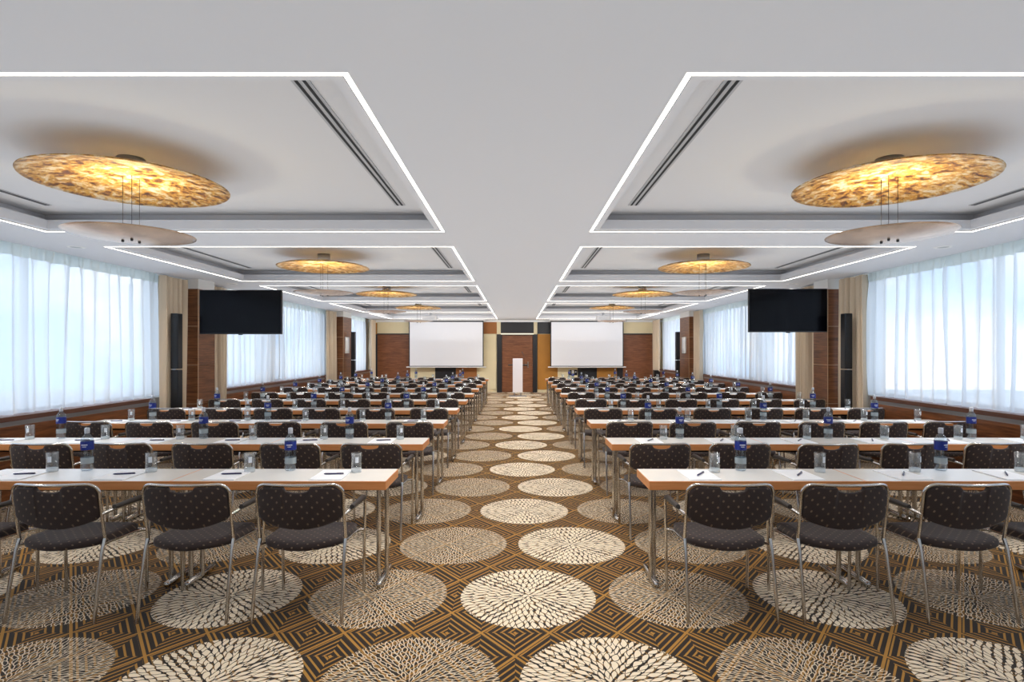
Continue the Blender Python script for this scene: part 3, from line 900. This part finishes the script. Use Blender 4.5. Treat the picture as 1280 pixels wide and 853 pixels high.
def make_chair():
    root = empty('conference_chair')         # faces +y (towards the screens)
    def back_y(z): return -0.165 - (z-0.45)*0.16
    # backrest
    w = 0.243; r = 0.055
    N = 40
    xs = sorted([w*sin((i/N-0.5)*pi) for i in range(N+1)] + [q*e for q in (-1, 1) for e in (0.0779, 0.0785, 0.074, 0.068, 0.06)])
    hi, lo = [], []
    for x in xs:
        a = abs(x)
        t = 0.785
        if a > w-r: t -= r - sqrt(max(0, r*r - (a-(w-r))**2))
        nw = 0.078
        if a < nw: t -= 0.031*sqrt(max(0.0, 1-(a/nw)**2.6))
        b = 0.530 + 0.056*(a/w)**2.0
        if a > w-0.022: b += 0.022 - sqrt(max(0, 0.022**2 - (a-(w-0.022))**2))
        hi.append(t); lo.append(min(b, t-0.01))
    def pf(x, z, off): return (x, back_y(z) + 0.045*(x/w)**2 - 0.022 + off, z)
    b = MB(); cols_solid(b, xs, lo, hi, [(-0.016, 0.045), (-0.012, 0.012), (0.0, 0.0), (0.012, 0.012), (0.016, 0.045)], pf)
    b.build('backrest', 'dotted_fabric', root)
    # tube frame of the back: an inverted U
    f = MB()
    zt = 0.795
    def ff(x, z): return (x, back_y(z) + 0.045*(min(abs(x), 0.25)/w)**2 - 0.022, z)
    path = []
    side = [0.45, 0.52, 0.60, 0.68]
    for z in side: path.append(Vector((-0.252, back_y(z)+0.024, z)))
    for k in range(7):
        a = pi - k*(pi/2)/6
        path.append(Vector(ff(-0.252+0.06+0.06*cos(a), zt-0.06+0.06*sin(a))))
    for x in (-0.14, -0.07, 0, 0.07, 0.14): path.append(Vector(ff(x, zt)))
    for k in range(7):
        a = pi/2 - k*(pi/2)/6
        path.append(Vector(ff(0.252-0.06+0.06*cos(a), zt-0.06+0.06*sin(a))))
    for z in side[::-1]: path.append(Vector((0.252, back_y(z)+0.024, z)))
    f.tube(path, 0.0095, 8); f.build('back_frame', 'chrome', root)
    # seat
    M = 24; sw = 0.232
    xs = [sw*sin((i/M-0.5)*pi) for i in range(M+1)]
    lo, hi = [], []
    for x in xs:
        a = abs(x)/sw
        lo.append(-0.235 + 0.085*a**2.0 + (0.03*max(0, a-0.9)*10 if a > 0.9 else 0))
        hi.append(0.235 - 0.02*a*a - (0.045*(max(0, a-0.85)/0.15)**2))
    def ps(x, y, off):
        z = 0.447 + off - 0.030*max(0, (y-0.12)/0.115)**2 + 0.012*max(0, (-y-0.1)/0.13)
        if y < -0.1: z += -0.018*((-y-0.1)/0.13)**2
        return (x, y, z)
    b = MB(); cols_solid(b, xs, lo, hi, [(-0.030, 0.05), (-0.024, 0.012), (-0.005, 0.0), (0.010, 0.015), (0.017, 0.06), (0.019, 0.2)], ps)
    for i in range(len(b.f)): b.f[i] = b.f[i][::-1]
    b.build('seat', 'dotted_fabric', root)
    # legs
    for sx in (-1, 1):
        rear = MB()
        rear.tube([(sx*0.258, -0.235, 0.0), (sx*0.256, -0.205, 0.2), (sx*0.253, -0.165, 0.40), (sx*0.252, back_y(0.46)+0.024, 0.46)], 0.0105, 8)
        rear.build('leg', 'chrome', root)
        fr = MB()
        fr.tube(smooth_path([(sx*0.262, 0.215, 0.0), (sx*0.268, 0.212, 0.40), (sx*0.275, 0.205, 0.610), (sx*0.275, -0.09, 0.624), (sx*0.254, back_y(0.63)+0.02, 0.61)], 0.05), 0.0105, 8)
        fr.build('leg', 'chrome', root)
        ap = MB()
        pts = smooth_path([(sx*0.275, 0.185, 0.620), (sx*0.278, 0.12, 0.631), (sx*0.278, -0.10, 0.635)], 0.03, 4)
        n = len(pts); ap.tube(pts, [0.012] + [0.0185]*(n-2) + [0.014], 10)
        ap.build('armrest', 'arm_pad', root)
    s = MB()
    for sx in (-1, 1): s.tube([(sx*0.253, -0.16, 0.425), (sx*0.225, -0.08, 0.418), (sx*0.225, 0.17, 0.405), (sx*0.266, 0.21, 0.405)], 0.009, 8)
    s.tube([(-0.266, 0.208, 0.40), (0.266, 0.208, 0.40)], 0.009, 8)
    s.build('seat_rail', 'chrome', root)
    return freeze(root)
chair = make_chair()
rj = random.Random(3)
REAR_LEG = 3.215 + 0.235 - 3.62        # chair origin relative to the table's near edge
for r, y in enumerate(ROWS):
    for s in (-1, 1):
        for c in range(4 if r == 0 else (5 if (r == 1 and s > 0) else 6)):
            x = s*(AISLE + 0.35 + 0.70*c)
            if r == 0: x = {1: (1.243, 1.912, 2.625, 3.30), -1: (-1.264, -1.926, -2.685, -3.40)}[s][c]
            else: x += rj.uniform(-0.035, 0.035)
            o = place(chair, (x, y + REAR_LEG + (0 if r == 0 else rj.uniform(-0.045, 0.0)), 0), (0 if r == 0 else rj.uniform(-0.04, 0.04)),
                      'dark dotted chrome chair, %s from the aisle, %s row from the viewer, %s block' % (ORD[c], ORD[r], SIDES[s]), 'conference chairs')
            o['category'] = 'chair'

# ------------------------------------------------------------------ things on the tables
def make_bottle():
    root = empty('water_bottle')
    g = MB()
    prof = [(0.001, 0.004), (0.034, 0.003), (0.0385, 0.012), (0.039, 0.06), (0.039, 0.212), (0.036, 0.226), (0.027, 0.241), (0.017, 0.254), (0.0135, 0.262), (0.0135, 0.276)]
    g.lathe(prof, 20); g.build('bottle_glass', 'bottle_glass', root)
    w = MB(); w.lathe([(0.0395, 0.148), (0.0398, 0.150), (0.0398, 0.206), (0.0395, 0.208)], 20); lb = w.build('label', 'label_blue', root)
    e = MB()
    for (z0, z1, a0, a1) in ((0.182, 0.188, -0.5, 0.5), (0.170, 0.174, -0.32, 0.32)):
        vs = []
        for k in range(7):
            a = -pi/2 + a0 + (a1-a0)*k/6
            vs += [(0.0402*cos(a), 0.0402*sin(a), z0), (0.0402*cos(a), 0.0402*sin(a), z1)]
        e.add(vs, [(2*k, 2*k+2, 2*k+3, 2*k+1) for k in range(6)])
    e.build('lettering_band', 'label_white', lb)
    b = MB(); b.lathe([(0.0393, 0.052), (0.0396, 0.054), (0.0396, 0.092), (0.0393, 0.094)], 20); b.build('lower_label', 'label_pale', root)
    c = MB(); c.lathe([(0.0150, 0.262), (0.0158, 0.266), (0.0158, 0.296), (0.0135, 0.301), (0.001, 0.301)], 20); c.build('cap', 'cap_metal', root)
    return freeze(root)
def make_tumbler():
    root = empty('drinking_glass')
    g = MB(); g.lathe([(0.034, 0.002), (0.0355, 0.008), (0.0365, 0.134), (0.0355, 0.135), (0.0340, 0.02), (0.001, 0.018)], 20); g.build('tumbler', 'tumbler_glass', root)
    b = MB(); b.lathe([(0.001, 0.001), (0.033, 0.001), (0.0352, 0.006), (0.0352, 0.024), (0.033, 0.027), (0.001, 0.024)], 20); b.build('thick_base', 'whitened_glass', root)
    e = MB(); vs = []
    for k in range(5):
        a = -pi/2 + 0.15 + 0.62*k/4
        vs += [(0.0366*cos(a), 0.0366*sin(a), 0.070), (0.0370*cos(a), 0.0370*sin(a), 0.110)]
    e.add(vs, [(2*k, 2*k+2, 2*k+3, 2*k+1) for k in range(4)]); e.build('printed_mark', 'label_white', root)
    return freeze(root)
def make_pen():
    root = empty('ballpoint_pen')
    b = MB(); b.tube([(-0.062, 0, 0.006), (-0.052, 0, 0.006), (0.066, 0, 0.006), (0.070, 0, 0.006)], [0.0022, 0.0052, 0.0052, 0.003], 8); b.build('barrel', 'pen_plastic', root)
    c = MB(); c.rbox(0.025, 0.066, -0.002, 0.002, 0.010, 0.013, 0.0006); c.build('clip', 'chrome', root)
    return freeze(root)
bottle, tumbler, pen = make_bottle(), make_tumbler(), make_pen()
pad0 = MB(); pad0.rbox(-0.105, 0.105, -0.148, 0.148, 0, 0.006, 0.001)
pad = pad0.build('notepad', 'paper')
KIDS[pad.name] = []
for r, y in enumerate(ROWS):
    for s in (-1, 1):
        for c in range(2 if r == 0 else 3):
            x = s*(AISLE + TABLE_L*(c+0.5)) + (0.03 if s > 0 else -0.05) + rj.uniform(-0.04, 0.04)
            o = place(bottle, (x, y + 0.325, TABLE_Z), rj.uniform(-0.4, 0.4), 'blue-labelled water bottle on the %s table from the aisle, %s row, %s block' % (ORD[c], ORD[r], SIDES[s]), 'water bottles')
            o['category'] = 'bottle'
        for c in range(4 if r == 0 else 6):
            xc = s*(AISLE + 0.35 + 0.70*c)
            x = xc + (0.20 if s > 0 else 0.055) + rj.uniform(-0.03, 0.03)
            if s > 0 and c == 5: x = xc + 0.15
            o = place(tumbler, (x, y + 0.285 + rj.uniform(-0.015, 0.015), TABLE_Z), rj.uniform(-0.3, 0.3), 'empty clear water glass, %s seat from the aisle, %s row, %s block' % (ORD[c], ORD[r], SIDES[s]), 'water glasses')
            o['category'] = 'glass'
            if r < 7:
                px = xc + (0.02 if s > 0 else -0.06) + rj.uniform(-0.02, 0.02)
                o = place(pad, (px, y + 0.172, TABLE_Z), rj.uniform(-0.03, 0.03), 'white notepad at the %s seat from the aisle, %s row, %s block' % (ORD[c], ORD[r], SIDES[s]), 'notepads')
                o['category'] = 'notepad'
                if r < 6:
                    rz = (0.14 if s < 0 else 0.95) + rj.uniform(-0.12, 0.12)
                    o = place(pen, (px + 0.01, y + 0.17, TABLE_Z + 0.0062), rz, 'dark blue pen on the notepad, %s seat from the aisle, %s row, %s block' % (ORD[c], ORD[r], SIDES[s]), 'ballpoint pens')
                    o['category'] = 'pen'

# ------------------------------------------------------------------ daylight portals help the sky find the windows
for s in (-1, 1):
    for (y0, y1) in WIN:
        ld = bpy.data.lights.new('window_portal', 'AREA'); ld.shape = 'RECTANGLE'
        ld.size, ld.size_y = y1-y0, 1.94
        ld.cycles.is_portal = True
        lo = bpy.data.objects.new('window_portal', ld); COL.objects.link(lo)
        lo.location = ((XL-0.3) if s < 0 else (XR+0.3), (y0+y1)/2, 1.825)
        lo.rotation_euler = (pi/2, 0, -s*-pi/2)
